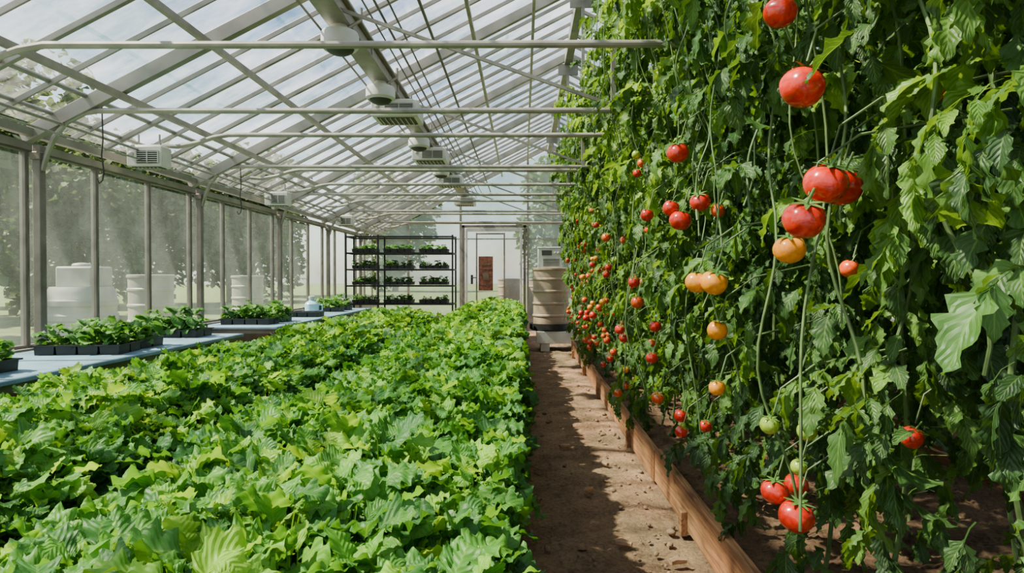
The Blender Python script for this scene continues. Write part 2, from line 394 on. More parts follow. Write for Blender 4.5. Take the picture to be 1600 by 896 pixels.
def tie(y, z, xl, bend):
    m = MB()
    xr = XR-.35
    p = [(xr, 0, z)] + [(xl+(xr-xl)*t, 0, z) for t in (.75, .5, .25, 0)]
    p = [(q[0], q[1], q[2]-.012*math.sin((q[0]-xl)/(xr-xl)*pi)) for q in p]
    if bend: p += [(xl-.10, 0, z-.015), (xl-.2, 0, z-.07), (xl-.28, 0, z-.17), (xl-.33, 0, z-.28), (xl-.36, 0, z-.38)]
    else: p += [(xl-.12, 0, z-.02), (xl-.24, 0, z-.06), (xl-.40, 0, z-.09), (xl-.52, 0, z-.08)]
    m.tube(p, .018, 10)
    ob('tie_pipe', m.mesh('tie', [M['pipe']]), loc=(0, y, 0), label='pale metal cross pipe with a curved end at the eave', cat='pipe', group='cross pipes under the roof')
for y in thick[2:]: tie(y, 2.22, -2.72, True)
for y in (3.05, 4.98, 6.6, 7.6, 9.2, 11.1, 13.0): tie(y, 2.27, -2.3, False)
for y in thick[2:]:
    m = MB()
    m.beam((0, 0, 0), (0, 0, RZ-.1-2.22), .03, .03)
    m.beam((-1.77, 0, 0.65), (0, 0, .02), .02, .02); m.beam((1.77, 0, 0.65), (0, 0, .02), .02, .02)
    m.box((0, 0, RZ-.22-2.22), (.25, .02, .14))
    ob('truss_strut', m.mesh('strut', [M['alu']]), loc=(RX, y, 2.22), label='slim metal struts bracing the roof truss', cat='strut', group='roof truss struts')

# back wall
mull = [XW+.03, -2.49, -1.35, .11, 1.5, 2.9, XR-.03]
b = MB()
for x in mull: b.box((x, 0, (rz(x)-.05)/2), (.045, .06, rz(x)-.05))
def hbar(x0, x1, z, h=.05): b.box(((x0+x1)/2, 0, z), (x1-x0, .05, h))
hbar(XW, XR, 2.36, .05); hbar(XW, XR, 2.0, .025); hbar(XW, -1.35, .32); hbar(.11, XR, .32)
hbar(-2.4, RX+2.9, 2.95, .03)
b.box(((XW-1.35)/2, 0, .15), (-1.35-XW, .04, .3)); b.box(((.11+XR)/2, 0, .15), (XR-.11, .04, .3))
b.beam((XW, 0, EZ), (RX, 0, RZ), .06, .08); b.beam((XR, 0, EZ), (RX, 0, RZ), .06, .08)
kind(ob('wall_back', b.mesh('wall_back', [M['alu']]), loc=(0, YB, 0)))
for i in range(len(mull)-1):
    x0, x1 = mull[i]+.025, mull[i+1]-.025
    g = MB()
    if not (i == 2):
        g.add([(x0, 0, .35), (x1, 0, .35), (x1, 0, 2.33), (x0, 0, 2.33)], [(0, 1, 2, 3)])
    z0, z1 = rz(x0)-.08, rz(x1)-.08
    pts = [(x0, 0, 2.39), (x1, 0, 2.39), (x1, 0, max(2.39, z1))]
    if x0 < RX < x1: pts.append((RX, 0, RZ-.08))
    pts.append((x0, 0, max(2.39, z0)))
    pts = [p for k, p in enumerate(pts) if p not in pts[:k]]
    if len(pts) > 2: g.add(pts, [tuple(range(len(pts)))])
    kind(ob('window_%d' % wn, g.mesh('pane', [M['backglass']]), loc=(0, YB, 0))); wn += 1
# door
m = MB()
for x in (-1.29, .04): m.box((x, 0, 1.15), (.06, .07, 2.3))
m.box((-.62, 0, 2.27), (1.4, .07, .06)); m.box((-.62, 0, .03), (1.4, .08, .06))
dr = kind(ob('door_1', m.mesh('door_frame', [M['post']]), loc=(0, YB-.03, 0), bevel=.004))
m = MB()
for x in (-1.22, -.035): m.box((x, 0, 1.14), (.05, .045, 2.18))
for z in (.12, 2.2): m.box((-.627, 0, z), (1.14, .045, .08))
ob('door_leaf', m.mesh('door_leaf', [M['offwhite']]), parent=dr, loc=(0, -.02, 0), bevel=.004)
m = MB()
for x in (-1.0, -.40): m.box((x, -.005, 1.38), (.03, .05, 1.5))
for z in (.65, 2.11): m.box((-.70, -.005, z), (.57, .05, .03))
ob('door_panel', m.mesh('door_panel', [M['post']]), parent=dr, loc=(0, -.02, 0), bevel=.004)
g = MB(); g.add([(-1.19, 0, .17), (-.06, 0, .17), (-.06, 0, 2.16), (-1.19, 0, 2.16)], [(0, 1, 2, 3)]); ob('door_glass', g.mesh('dglass', [M['doorglass']]), parent=dr, loc=(0, -.02, 0))
m = MB(); m.box((-1.1, -.06, 1.12), (.05, .02, .2)); m.tube([(-1.1, -.07, 1.16), (-1.1, -.12, 1.16), (-1.0, -.12, 1.16)], .012)
ob('door_handle', m.mesh('handle', [M['dark']]), parent=dr, label='dark metal door handle')
m = MB(); m.box((0, 0, 0), (.31, .012, .74)); 
m.box((0, -.008, .20), (.2, .004, .03), 1); m.box((0, -.008, .1), (.22, .004, .02), 1); m.box((0, -.008, -.06), (.13, .004, .16), 1); m.box((0, -.008, -.24), (.2, .004, .02), 1)
ob('notice_board', m.mesh('notice', [M['poster'], M['bark']]), loc=(-.80, YB-.09, 1.25), label='rust-brown notice sheet hung on the glazed door', cat='notice')

# ------------------------------------------------------------------ raised beds
def board(parent, c, dd, ry=0):
    m = MB(); m.box((0, 0, 0), dd); o = ob('board', m.mesh('board', [M['wood']]), loc=c, parent=parent, bevel=.004); o.rotation_euler[2] = ry; return o
def bed(name, label, x0, x1, y0, y1, h, soilz, seg):
    e = ob(name, None, loc=(x0, y0, 0), label=label, cat='planter bed')
    y = y0
    while y < y1-.05:
        L = min(seg, y1-y)
        for x in (x0, x1):
            board(e, (x-x0+random.uniform(-.008, .008), y-y0+L/2, h/2+.02+random.uniform(-.006, .006)), (.035, L-.005, h), random.uniform(-.003, .003))
            for q in (.25, .8):
                st = MB(); st.box((0, 0, .055), (.03, .05, .11))
                sx = (x1-x0+.033) if (x == x1) else -.033
                ob('stake', st.mesh('stake', [M['wood']]), loc=(sx, y-y0+L*q+random.uniform(-.1, .1), 0), parent=e, bevel=.003)
        y += L
    for yy in (0, y1-y0): board(e, ((x1-x0)/2, yy, h/2+.02), (x1-x0-.04, .035, h))
    ob('soil', noisy_grid('soil', .02, x1-x0-.02, .02, y1-y0-.02, 90, 420, soilz, .04, M['soil'], 3), parent=e)
    return e
bed('lettuce_bed', 'long timber raised bed packed with leafy greens beside the dirt path', -1.00, -.05, .3, 12.75, .43, .41, 2.5)
bed('lettuce_bed', 'long timber raised bed packed with leafy greens beside the blue benches', -2.16, -1.17, .3, 8.95, .43, .41, 2.5)
bed('tomato_bed', 'low timber raised bed of dark soil with tall tomato vines', .75, 2.3, .35, 9.75, .18, .14, 3.2)
bed('tomato_bed', 'low timber raised bed of dark soil near the far wall', 2.55, 3.9, .35, 9.75, .18, .14, 3.2)

# ------------------------------------------------------------------ lettuce
letv = [leafmesh('lettuce%d' % i, lettuce_data(B_LET, 84), M['lettuce']) for i in range(7)]
pos = []
def strip(x0, x1, y0, y1, sp):
    y = y0; r = 0; xc = (x0+x1)/2; hw = (x1-x0)/2
    while y < y1:
        nx = int(round((x1-x0)/sp))
        for i in range(nx+1):
            x = x0+(x1-x0)*i/nx+(sp*.25 if r % 2 else -sp*.25)*(0 if i in (0, nx) else 1)
            x += random.uniform(-.025, .025)-(.02 if i == nx else 0)
            z = .03-.075*abs((x-xc)/hw)**2.8+.018*math.sin(y*2.3+x*3)+.014*math.sin(y*5.1-x*4)
            pos.append((x, y+random.uniform(-.03, .03), .425+z+random.uniform(-.015, .015)))
        y += sp*.93; r += 1
strip(-.91, -.11, .55, 12.65, .165); strip(-2.06, -1.26, .9, 8.85, .165)
def inview(x, y, z): return -.86*y-.25 < x
pos = [p for p in pos if inview(*p)]
pos.sort(key=lambda p: p[0]**2+p[1]**2)
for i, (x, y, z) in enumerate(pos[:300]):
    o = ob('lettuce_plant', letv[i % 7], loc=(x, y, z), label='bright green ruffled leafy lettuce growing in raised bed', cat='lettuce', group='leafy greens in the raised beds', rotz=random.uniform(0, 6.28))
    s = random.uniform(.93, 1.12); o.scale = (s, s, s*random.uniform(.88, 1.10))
far = []
lod = [lettuce_data(B_LETLO, 56, 1.1) for _ in range(5)]
for i, (x, y, z) in enumerate(pos[300:]):
    co, fc, uv, r = lod[i % 5]; a = random.uniform(0, 6.28); s = random.uniform(.9, 1.12)
    R = np.array([[math.cos(a), -math.sin(a), 0], [math.sin(a), math.cos(a), 0], [0, 0, 1]])
    far.append(((co*s)@R.T+np.array([x, y, z]), fc, uv, np.clip(r+random.uniform(-.1, .15), 0, 1)))
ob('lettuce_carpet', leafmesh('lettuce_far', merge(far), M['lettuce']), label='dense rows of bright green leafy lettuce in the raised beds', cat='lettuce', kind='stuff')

# ------------------------------------------------------------------ tomato plants
def compound(n, O, yaw, Lr, th0, bend, sc, rnd):
    parts = []
    parts.append(leaves(B_STRIP, O, yaw, th0, bend, Lr, .0025*np.ones(n), .7, 0, 0, np.clip(rnd+.1, 0, 1)))
    def at(s):
        ang = th0-bend*s
        Y = (np.sin(th0)-np.sin(ang))/bend*Lr; Z = (np.cos(ang)-np.cos(th0))/bend*Lr
        return np.stack([O[:, 0]-np.sin(yaw)*Y, O[:, 1]+np.cos(yaw)*Y, O[:, 2]+Z], -1), ang
    p, ang = at(1.0)
    LL = sc*U_(.085, .145, n)
    parts.append(leaves(B_TOM, p, yaw, ang-.2, U_(0, 1.0, n), LL, LL*U_(.24, .34, n), U_(0, .6, n), U_(-.5, .5, n), LL*U_(.03, .07, n), rnd, .15))
    for s in (.4, .72, .95):
        for sd in (-1, 1):
            p, ang = at(s+sd*.02)
            LL = sc*U_(.055, .115, n)*(.75 if s < .5 else 1)
            parts.append(leaves(B_TOM, p, yaw+sd*U_(.6, 1.15, n), ang*.65-U_(-.05, .8, n), U_(.1, 1.3, n), LL, LL*U_(.24, .34, n), U_(0, .6, n), U_(-.6, .6, n), LL*U_(.03, .07, n), np.clip(rnd+U_(-.12, .12, n), 0, 1), .15))
    return merge(parts)
def plant_foliage(n, sc=1.0, zmin=.12, zmax=2.85, rx=.26, light=0):
    h = U_(0, 1, n)**.85; z = zmin+(zmax-zmin)*h
    a = U_(0, 6.28, n); r = rx*(0.3+.7*U_(0, 1, n)**.5)*np.where(z < .7, .85, 1)*(1+.36*np.sin(z*5+U_(0, 6.28)))
    x = np.cos(a)*r-.16*np.clip((z-1.2)/1.2, 0, 1); y = np.sin(a)*r*.8
    keep = U_(0, 1, n) < np.where(z < .7, .45, 1)
    x, y, z, a = x[keep], y[keep], z[keep], a[keep]; m = len(x)
    O = np.stack([x, y, z], -1)
    yaw = a-pi/2+U_(-1.1, 1.1, m)
    rnd = np.clip(U_(.05, .95, m)+(z-1.5)*.1+light, 0, 1)
    return compound(m, O, yaw, sc*U_(.11, .24, m), U_(-.3, .9, m), U_(.9, 2.3, m), sc, rnd)
folv = [leafmesh('foliage%d' % i, plant_foliage(int(U_(240, 300)), rx=U_(.21, .31)), M['tleaf']) for i in range(7)]
folslim = [leafmesh('foliage_slim%d' % i, plant_foliage(290, rx=.215), M['tleaf']) for i in range(2)]
folnear = leafmesh('foliage_near', plant_foliage(250, 1.08, .15, 2.6, .24, .04), M['tleaf'])
def vine_tube(m, r, x, y, z0, z1, rad, amp):
    pts = []; k = 30; ph = r.uniform(0, 6); f1 = r.uniform(6, 10); f2 = r.uniform(16, 24)
    for i in range(k+1):
        t = i/k; z = z0+(z1-z0)*t
        pts.append((x+amp*math.sin(t*f1+ph)+amp*.35*math.sin(t*f2)-.14*max(0, min(1, (z-1.2)/1.2)), y+amp*math.cos(t*5.3+ph)+amp*.35*math.cos(t*f2+ph), z))
    m.tube(pts, [rad*(1-.4*i/k) for i in range(k+1)], 7)
stv = []; vnv = []
for i in range(6):
    r = random.Random(i); m = MB(); vine_tube(m, r, 0, 0, 0, 2.9, .008, .04); stv.append(m.mesh('stem', [M['stem']]))
for i in range(14):
    r = random.Random(i+50); m = MB(); vine_tube(m, r, r.uniform(-.34, -.22), r.uniform(-.2, .2), r.uniform(.25, 1.3), r.uniform(2.0, 2.9), r.uniform(.0028, .0046), .05); vnv.append(m.mesh('vine', [M['stem']]))
rowA = [.98+.41*i for i in range(21)]
rowB = [1.15+.50*i for i in range(17)]
plants = []
k = 0
def tplant(x, y, label, sc=1.0, fol=None):
    global k
    e = ob('tomato_plant', None, loc=(x, y, .12), label=label, cat='tomato plant', group='tall tomato vines in the raised bed')
    s = ob('stem', stv[k % 6], parent=e); s.scale = (1, 1, sc)
    if x < 1.4 and y > 1.3:
        for q in range(4): s = ob('hanging_vine', vnv[(3*k+q) % 14], parent=e); s.scale = (1, 1, sc)
    f = ob('foliage', fol or folv[k % 7], parent=e); f.rotation_euler[2] = random.uniform(-.35, .35)
    f.scale = (1, 1, sc); k += 1
    return e
for i, y in enumerate(rowA):
    near = y < 2.1
    plants.append((y, tplant(1.09 if i == 0 else (1.05 if near else 1.02+random.uniform(-.08, .08)), y, 'tall tomato vine with lobed green leaves and hanging fruit', random.uniform(.97, 1.05), folnear if i == 0 else (folslim[i % 2] if near else None))))
for y in rowB: tplant(1.62+random.uniform(-.05, .05), y, 'tall leafy tomato vine growing in dark soil', random.uniform(.97, 1.05))
for i in range(12): tplant(2.9+random.uniform(-.05, .05), 1.7+.68*i, 'tall leafy tomato vine in the second raised bed', random.uniform(.74, .78))

def tomato_mesh(name, mat, ribs=5, flat=.91):
    nu, nv = 28, 18; vs = []; fs = []
    for j in range(nv+1):
        th = pi*j/nv
        for i in range(nu):
            ph = 2*pi*i/nu
            r = math.sin(th)*(1+.035*math.cos(ribs*ph)*math.sin(th)**2*(1 if th < 2 else .3))
            z = math.cos(th)*flat
            if th < .7: z -= .16*(1-th/.7)**1.3
            if th > 2.8: z += .04*(th-2.8)/.34
            vs.append((r*math.cos(ph), r*math.sin(ph), z))
    for j in range(nv):
        for i in range(nu):
            a = j*nu+i; b2 = j*nu+(i+1) % nu; fs.append((a, a+nu, b2+nu, b2))
    m = MB(); m.add(vs, fs); return m.mesh(name, [M[mat]], 180)
TM = {c: tomato_mesh('tomato_'+c, c) for c in ('red', 'redor', 'orange', 'green')}
TM2 = {c: tomato_mesh('small_tomato_'+c, c, 3, .98) for c in ('red', 'redor', 'orange', 'green')}
m = MB()
for i in range(6):
    a = i*pi/3; pts = [(0.05, .1, .78), (.3, .14, .88), (.62, .10, .88), (.9, .03, .86)]
    ca, sa = math.cos(a), math.sin(a); vs = []
    for (r, w, z) in pts:
        for s in (-1, 1): vs.append((r*ca-s*w*sa, r*sa+s*w*ca, z))
    m.add(vs, [(0, 1, 3, 2), (2, 3, 5, 4), (4, 5, 7, 6)])
m.tube([(0, 0, .68), (0, 0, .95), (.08, 0, 1.25), (.2, .05, 1.6)], [.09, .07, .07, .06], 7)
CALYX = m.mesh('calyx', [M['calyx']])
def nearest(y):
    return min(plants, key=lambda p: abs(p[0]-y))[1]
def tomato(x, y, z, r, col, calyx=True, stalk=True):
    pl = nearest(y); L = Vector((x, y, z))-pl.location
    big = r > .034
    o = ob('tomato', (TM if big else TM2)[col], loc=L, parent=pl)
    o.scale = (r, r, r); o.rotation_euler = (random.uniform(.0, .5), random.uniform(-.35, .35), random.uniform(-.5, .5))
    o['label'] = {'red': 'ripe glossy red tomato', 'redor': 'ripening orange-red tomato', 'orange': 'orange-yellow tomato', 'green': 'unripe pale green tomato'}[col]
    if calyx: ob('calyx', CALYX, parent=o)
    if stalk:
        mb = MB(); mb.tube([L+Vector((.01, 0, r*1.2)), L+Vector((.03, 0, r*1.2+.07)), L+Vector((.12, 0, r+.14)), Vector((max(.0, L.x+.28)*.5, L.y*.4, L.z+.19+r))], [.0025, .0025, .003, .0035], 6)
        ob('fruit_stalk', mb.mesh('stalk', [M['stem']]), parent=pl)
H = [(.60, 1.39, 1.56, .0465, 'red'), (.614, 1.41, 1.278, .045, 'red'), (.665, 1.42, 1.358, .047, 'red'), (.745, 1.52, 1.367, .050, 'red'), (.662, 1.60, 1.222, .039, 'orange'), (.595, 1.50, 1.765, .038, 'red'),
 (.595, 2.0, 1.137, .042, 'orange'), (.555, 2.05, 1.137, .038, 'orange'), (.635, 2.1, .98, .033, 'orange'), (.59, 2.45, 1.627, .042, 'red'), (.66, 2.4, 1.434, .038, 'red'), (.60, 2.45, 1.37, .042, 'red'), (.57, 2.48, 1.42, .032, 'red'),
 (.745, 1.75, .50, .047, 'red'), (.714, 1.82, .545, .038, 'red'), (.80, 1.88, .545, .034, 'red'), (.68, 1.77, .745, .026, 'green'), (.76, 1.72, .74, .026, 'green'), (.73, 1.70, .65, .021, 'green'),
 (.642, 2.6, .526, .025, 'red'), (.655, 2.66, .578, .027, 'red'), (.74, 2.6, .55, .026, 'red'), (.87, 1.72, 1.175, .025, 'redor'), (.61, 2.9, .608, .029, 'redor'), (.583, 2.9, .79, .027, 'red'), (.66, 3.2, .91, .03, 'red'),
 (.57, 3.2, 1.03, .032, 'redor'), (.553, 3.2, 1.13, .029, 'red'), (.53, 3.5, .87, .028, 'red'), (.56, 3.55, .82, .028, 'red'), (.57, 4.4, 1.43, .031, 'redor'), (.67, 3.4, 1.4, .03, 'red'), (.62, 2.05, .80, .026, 'orange'), (.94, 1.56, .765, .028, 'red'), (.86, 1.36, 1.545, .028, 'red'), (.72, 2.38, 1.40, .026, 'redor'),
 (.53, 2.75, 1.42, .028, 'red')]
for h in H: tomato(*h)
for i in range(84):
    y = 3.3+5.6*random.random()**.75; z = random.uniform(.45, 1.8)
    x = .67-.06*max(0, z-1.2)+random.uniform(-.06, .06)
    for q in range(random.choice((1, 1, 1, 2, 3))):
        tomato(x+random.uniform(-.04, .04), y+random.uniform(-.04, .04), z-.05*q, random.uniform(.02, .034), random.choice(('red', 'redor', 'redor', 'redor', 'orange', 'green') if q == 0 else ('red', 'redor')), calyx=y < 6, stalk=(q == 0 and y < 5.5))

# ------------------------------------------------------------------ benches, trays
BZ = .70
def bench(y0, y1):
    e = ob('potting_bench', None, loc=(-2.65, (y0+y1)/2, 0), label='pale blue bench holding trays of seedlings by the windows', cat='bench', group='benches along the window wall')
    L = y1-y0
    m = MB(); m.box((0, 0, BZ-.012), (.78, L, .024)); ob('bench_top', m.mesh('bt', [M['blue']]), parent=e, bevel=.005)
    m = MB()
    for s in (-1, 1): m.box((s*.33, 0, BZ-.044), (.03, L-.1, .04)); m.box((0, s*(L/2-.06), BZ-.044), (.63, .03, .04))
    ob('apron', m.mesh('ap', [M['alu']]), parent=e)
    for sx in (-1, 1):
        for sy in (-1, 0, 1):
            m = MB(); m.box((0, 0, (BZ-.064)/2), (.04, .04, BZ-.064)); ob('leg', m.mesh('leg', [M['alu']]), loc=(sx*.32, sy*(L/2-.1), 0), parent=e)
bench(1.6, 5.15); bench(5.85, 9.6)
def traymesh(w, l, nx, ny):
    m = MB(); h = .055
    cw, cl = w/nx, l/ny
    for i in range(nx):
        for j in range(ny):
            cx, cy = -w/2+cw*(i+.5), -l/2+cl*(j+.5)
            for (dx, dy, sx, sy) in ((cw/2-.006, 0, .008, cl-.008), (-cw/2+.006, 0, .008, cl-.008), (0, cl/2-.006, cw-.008, .008), (0, -cl/2+.006, cw-.008, .008)):
                m.box((cx+dx*.93, cy+dy*.93, h/2), (sx, sy, h), taper=.9)
            m.box((cx, cy, .004), (cw-.02, cl-.02, .008))
    for s in (-1, 1):
        m.box((s*w/2, 0, h), (.014, l+.014, .008)); m.box((0, s*l/2, h), (w+.014, .014, .008))
    s_ = MB()
    for i in range(nx):
        for j in range(ny): s_.box((-w/2+cw*(i+.5), -l/2+cl*(j+.5), h*.45), (cw-.02, cl-.02, h*.75))
    return m.mesh('tray', [M['dark']]), s_.mesh('traysoil', [M['soil']])
tA, tAs = traymesh(.48, .28, 4, 2)
def seed_data(n, sc):
    t = np.arange(n)/n; yaw = np.arange(n)*2.4+U_(-.3, .3, n)
    L = sc*U_(.045, .08, n); O = np.stack([-np.sin(yaw)*.012, np.cos(yaw)*.012, sc*U_(.0, .10, n)], -1)
    return leaves(B_SEED, O, yaw, U_(.3, 1.4, n), U_(1.0, 2.2, n), L, L*U_(.32, .44, n), U_(0, .4, n), U_(-.4, .4, n), L*.08, np.clip(U_(.2, 1, n), 0, 1))
sdv = [leafmesh('seedling%d' % i, seed_data(22, 1.2), M['seedleaf']) for i in range(4)]
def tray(x, y, z, group, label, plab, sc=1.0, rot=0, npl=8):
    e = ob('seed_tray', tA, loc=(x, y, z), label=label, cat='seed tray', group=group, rotz=rot)
    ob('tray_soil', tAs, parent=e)
    for i in range(4):
        for j in range(2):
            if random.random() > npl/8: continue
            px, py = -.18+.12*i, -.07+.14*j
            c, s = math.cos(rot), math.sin(rot)
            q = ob('seedling', random.choice(sdv), loc=(x+px*c-py*s, y+px*s+py*c, z+.045), label=plab, cat='seedling', group='seedlings in '+group, rotz=random.uniform(0, 6.28))
            v = sc*random.uniform(.6, 1.35); q.scale = (v, v, v)
G1 = ('black trays on the benches', 'black plastic cell tray of green seedlings on blue bench', 'young green seedling in a black tray cell')
for y in (2.45, 2.95): tray(-2.70, y, BZ, *G1, npl=6)
for x, y, r in ((-2.62, 3.82, .12), (-2.66, 4.14, 0.03), (-2.70, 4.90, .04)): tray(x, y, BZ, *G1, rot=r, npl=6.5)
for x, y in ((-2.68, 6.25), (-2.68, 6.6), (-2.68, 8.6), (-2.68, 9.0)): tray(x, y, BZ, *G1, .95)
tray(-2.6, 7.45, BZ, 'black trays on the benches', 'black plastic cell tray with mostly empty cells on bench', 'young green seedling in a black tray cell', .5, npl=1)
m = MB(); m.lathe([(.07, 0), (.085, .01), (.085, .13), (.07, .15), (.035, .17), (.035, .2)], n=20); jug = ob('water_jug', m.mesh('jug', [M['water']]), loc=(-2.62, 7.9, BZ), label='translucent blue water jug standing on the bench', cat='jug')
m = MB(); m.lathe([(.04, .2), (.04, .225), (.02, .23)], n=16); ob('jug_cap', m.mesh('cap', [M['white']]), parent=jug)
m = MB(); m.tube([(.085, 0, .12), (.13, 0, .12), (.13, 0, .05), (.085, 0, .04)], .009); ob('handle', m.mesh('jh', [M['water']]), parent=jug)

# rack
RX0, RX1, RY = -2.9, -1.15, 10.45
e = ob('shelving_rack', None, loc=(RX0, RY, 0), label='black metal shelving rack stacked with seedling trays', cat='shelf')
W = RX1-RX0
for x in (0, .53, W):
    for y in (0, .5):
        m = MB(); m.box((0, 0, .93), (.026, .026, 1.86)); ob('rack_post', m.mesh('rp', [M['rack']]), loc=(x, y, 0), parent=e)
levels = [.72, 1.02, 1.29, 1.56]
for z in [.35]+levels+[1.83]:
    m = MB(); m.box((W/2, .01, 0), (W, .02, .025)); m.box((W/2, .49, 0), (W, .02, .025)); m.box((0, .25, 0), (.02, .48, .025)); m.box((W, .25, 0), (.02, .48, .025))
    if z < 1.8:
        for i in range(9): m.box((W/2, .05+i*.05, .005), (W-.03, .012, .01))
    ob('shelf', m.mesh('sh', [M['rack']]), loc=(0, 0, z), parent=e)
for z in levels:
    for x in (.27, .83, 1.42):
        xx = RX0+x
        t = ob('seed_tray', tA, loc=(xx, RY+.25, z+.02), label='black plastic tray of seedlings on the metal rack', cat='seed tray', group='trays on the rack'); t.scale = (.82 if x < .5 else .98, 1.3, .9)
        ob('tray_soil', tAs, parent=t)
        for i in range(4):
            for j in range(2):
                if random.random() < .1: continue
                q = ob('seedling', random.choice(sdv), loc=(xx+(-.18+.12*i)*t.scale[0], RY+.15+.18*j, z+.055), label='young green seedling in a rack tray', cat='seedling', group='seedlings on the rack', rotz=random.uniform(0, 6.28)); v = random.uniform(.45, .8); q.scale = (v, v, v)

# drums
def drum(name, x, y, z, mat, label, r=.285, h=.9, group=None, lid='dark'):
    pr = [(r*.95, 0), (r*.965, .02)]
    for zz in (.2, .4, .6, .8):
        pr += [(r*.955, h*zz-.02), (r*1.0, h*zz-.006), (r*1.0, h*zz+.014), (r*.955, h*zz+.028)]
    pr += [(r*.965, h-.05), (r*1.02, h-.04), (r*1.02, h-.012), (r*.95, h-.005), (r*.95, h-.03), (r*.2, h-.03)]
    m = MB(); m.lathe(pr, n=36)
    o = ob(name, m.mesh('drum', [mat]), loc=(x, y, z), label=label, cat='barrel', group=group)
    m = MB(); m.lathe([(.035, h-.03), (.035, h-.005), (.02, h-.003)], c=(r*.6, 0, 0), n=12)
    ob('bung', m.mesh('bung', [M[lid]]), parent=o); return o
BX, BY = .45, 10.3
st = ob('drum_stand', None, loc=(BX+.12, BY, 0), label='low white stand with a black drip tray under the barrel', cat='stand')
m = MB(); m.box((.04, 0, .22), (.78, .62, .19)); ob('stand_top', m.mesh('stt', [M['white']]), parent=st, bevel=.006)
for sx in (-.22, .32):
    for sy in (-.24, .24):
        m = MB(); m.box((0, 0, .0625), (.14, .1, .125)); ob('leg', m.mesh('stl', [M['white']]), loc=(sx, sy, 0), parent=st, bevel=.004)
m = MB(); m.lathe([(.31, .318), (.34, .34), (.34, .43), (.32, .43), (.31, .35), (.02, .35)], n=32); ob('drip_tray', m.mesh('dt', [M['dark']]), loc=(-.12, 0, 0), parent=st)
drum('storage_barrel', BX, BY, .36, M['drum'], 'ribbed tan plastic barrel on a low white stand', r=.30, h=.96)
c = ob('control_unit', None, loc=(BX-.02, BY, 1.29), label='white control box with dials sitting on the tan barrel', cat='control box')
m = MB(); m.box((0, 0, .17), (.38, .3, .33)); m.box((0, 0, .345), (.40, .32, .02)); ob('body', m.mesh('cb', [M['white']]), parent=c, bevel=.01)
m = MB()
for i in range(5): m.box((.02, -.153, .06+i*.025), (.26, .008, .01))
ob('vent', m.mesh('cv', [M['grey']]), parent=c)
m = MB(); m.box((-.05, -.153, .26), (.16, .008, .08)); ob('display', m.mesh('cd', [M['grey']]), parent=c)
for x in (.08, .13):
    m = MB(); m.lathe([(.016, 0), (.016, -.02), (.01, -.024)], n=14, axis='Y'); ob('knob', m.mesh('ck', [M['offwhite']]), loc=(x, -.15, .26), parent=c)

drum('storage_barrel', -4.75, 8.1, .2, M['drumw'], 'pale ribbed barrel standing on the grass outside the windows', .27, 1.0, 'barrels outside')
drum('storage_barrel', -4.85, 11.2, .2, M['drumw'], 'pale ribbed barrel standing on the grass outside the windows', .27, 1.0, 'barrels outside')
drum('storage_barrel', -.28, 14.3, .2, M['drum'], 'tan barrel outside behind the glazed door', .28, .95, 'barrels outside')
drum('storage_barrel', .40, 14.4, .2, M['drum'], 'tan barrel outside behind the glazed end wall', .28, .95, 'barrels outside')
tk = ob('water_tank', None, loc=(-4.6, 6.6, .2), label='pale plastic water tank with a ribbed rounded body outside the windows', cat='tank')
m = MB(); pr = [(.31, 0)]
for i in range(5): pr += [(.315, .05+i*.15), (.33, .07+i*.15), (.33, .12+i*.15), (.315, .14+i*.15)]
pr += [(.31, .8), (.28, .86)]
m.lathe(pr, n=32); ob('body', m.mesh('tank', [M['tankgrey']]), parent=tk)
m = MB(); m.box((.03, 0, .96), (.38, .34, .22)); m.lathe([(.09, 1.06), (.09, 1.10), (.03, 1.11)], n=20); ob('lid', m.mesh('tlid', [M['tankgrey']]), parent=tk, bevel=.02)

# ------------------------------------------------------------------ hanging lights and heaters
def heater(x, y, z, w, dpt, h, label, grp, rotz=0):
    e = ob('fan_heater', None, loc=(x, y, z), label=label, cat='heater', group=grp, rotz=rotz)
    m = MB(); m.box((0, 0, 0), (w, dpt, h)); m.box((0, 0, h*.52), (w*.9, dpt*.9, h*.1)); ob('body', m.mesh('hb', [M['white']]), parent=e, bevel=.015)
    m = MB(); m.box((w*.1, -dpt/2-.002, -h*.05), (w*.62, .006, h*.62)); m.box((0, 0, -h/2-.002), (w*.8, dpt*.7, .006)); ob('vent_opening', m.mesh('hv', [M['grey']]), parent=e)
    m = MB()
    for i in range(6): m.box((w*.1, -dpt/2-.008, -h*.3+i*h*.1), (w*.6, .012, h*.025))
    for i in range(7): m.box((-w*.33+i*w*.11, 0, -h/2-.008), (w*.02, dpt*.68, .012))
    for s in (-.22, .12, .46): m.box((w*s*.9, -dpt/2-.008, -h*.05), (.006, .014, h*.6))
    ob('louvre', m.mesh('hl', [M['offwhite']]), parent=e)
    m = MB(); m.lathe([(h*.13, 0), (h*.13, -.015), (h*.07, -.02)], c=(-w*.36, -dpt/2, h*.1), n=16, axis='Y'); ob('dial', m.mesh('hd', [M['offwhite']]), parent=e)
    for s in (-1, 1):
        m = MB(); m.tube([(s*w*.3, 0, h*.5), (s*w*.3, 0, h*.5+.1)], .008, 6)
        ob('bracket', m.mesh('hk', [M['pipe']]), parent=e)
for y in (4.9, 7.5, 10.35): heater(-2.88, y, 2.08, .27, .14, .155, 'small white fan heater with louvred front under the eave', 'heaters under the eave')
for y in (6.0, 8.15, 10.3, 13.0): heater(-1.17, y, 2.70, .42, .38, .15, 'white fan heater with slatted underside below the beam', 'heaters below the beam')
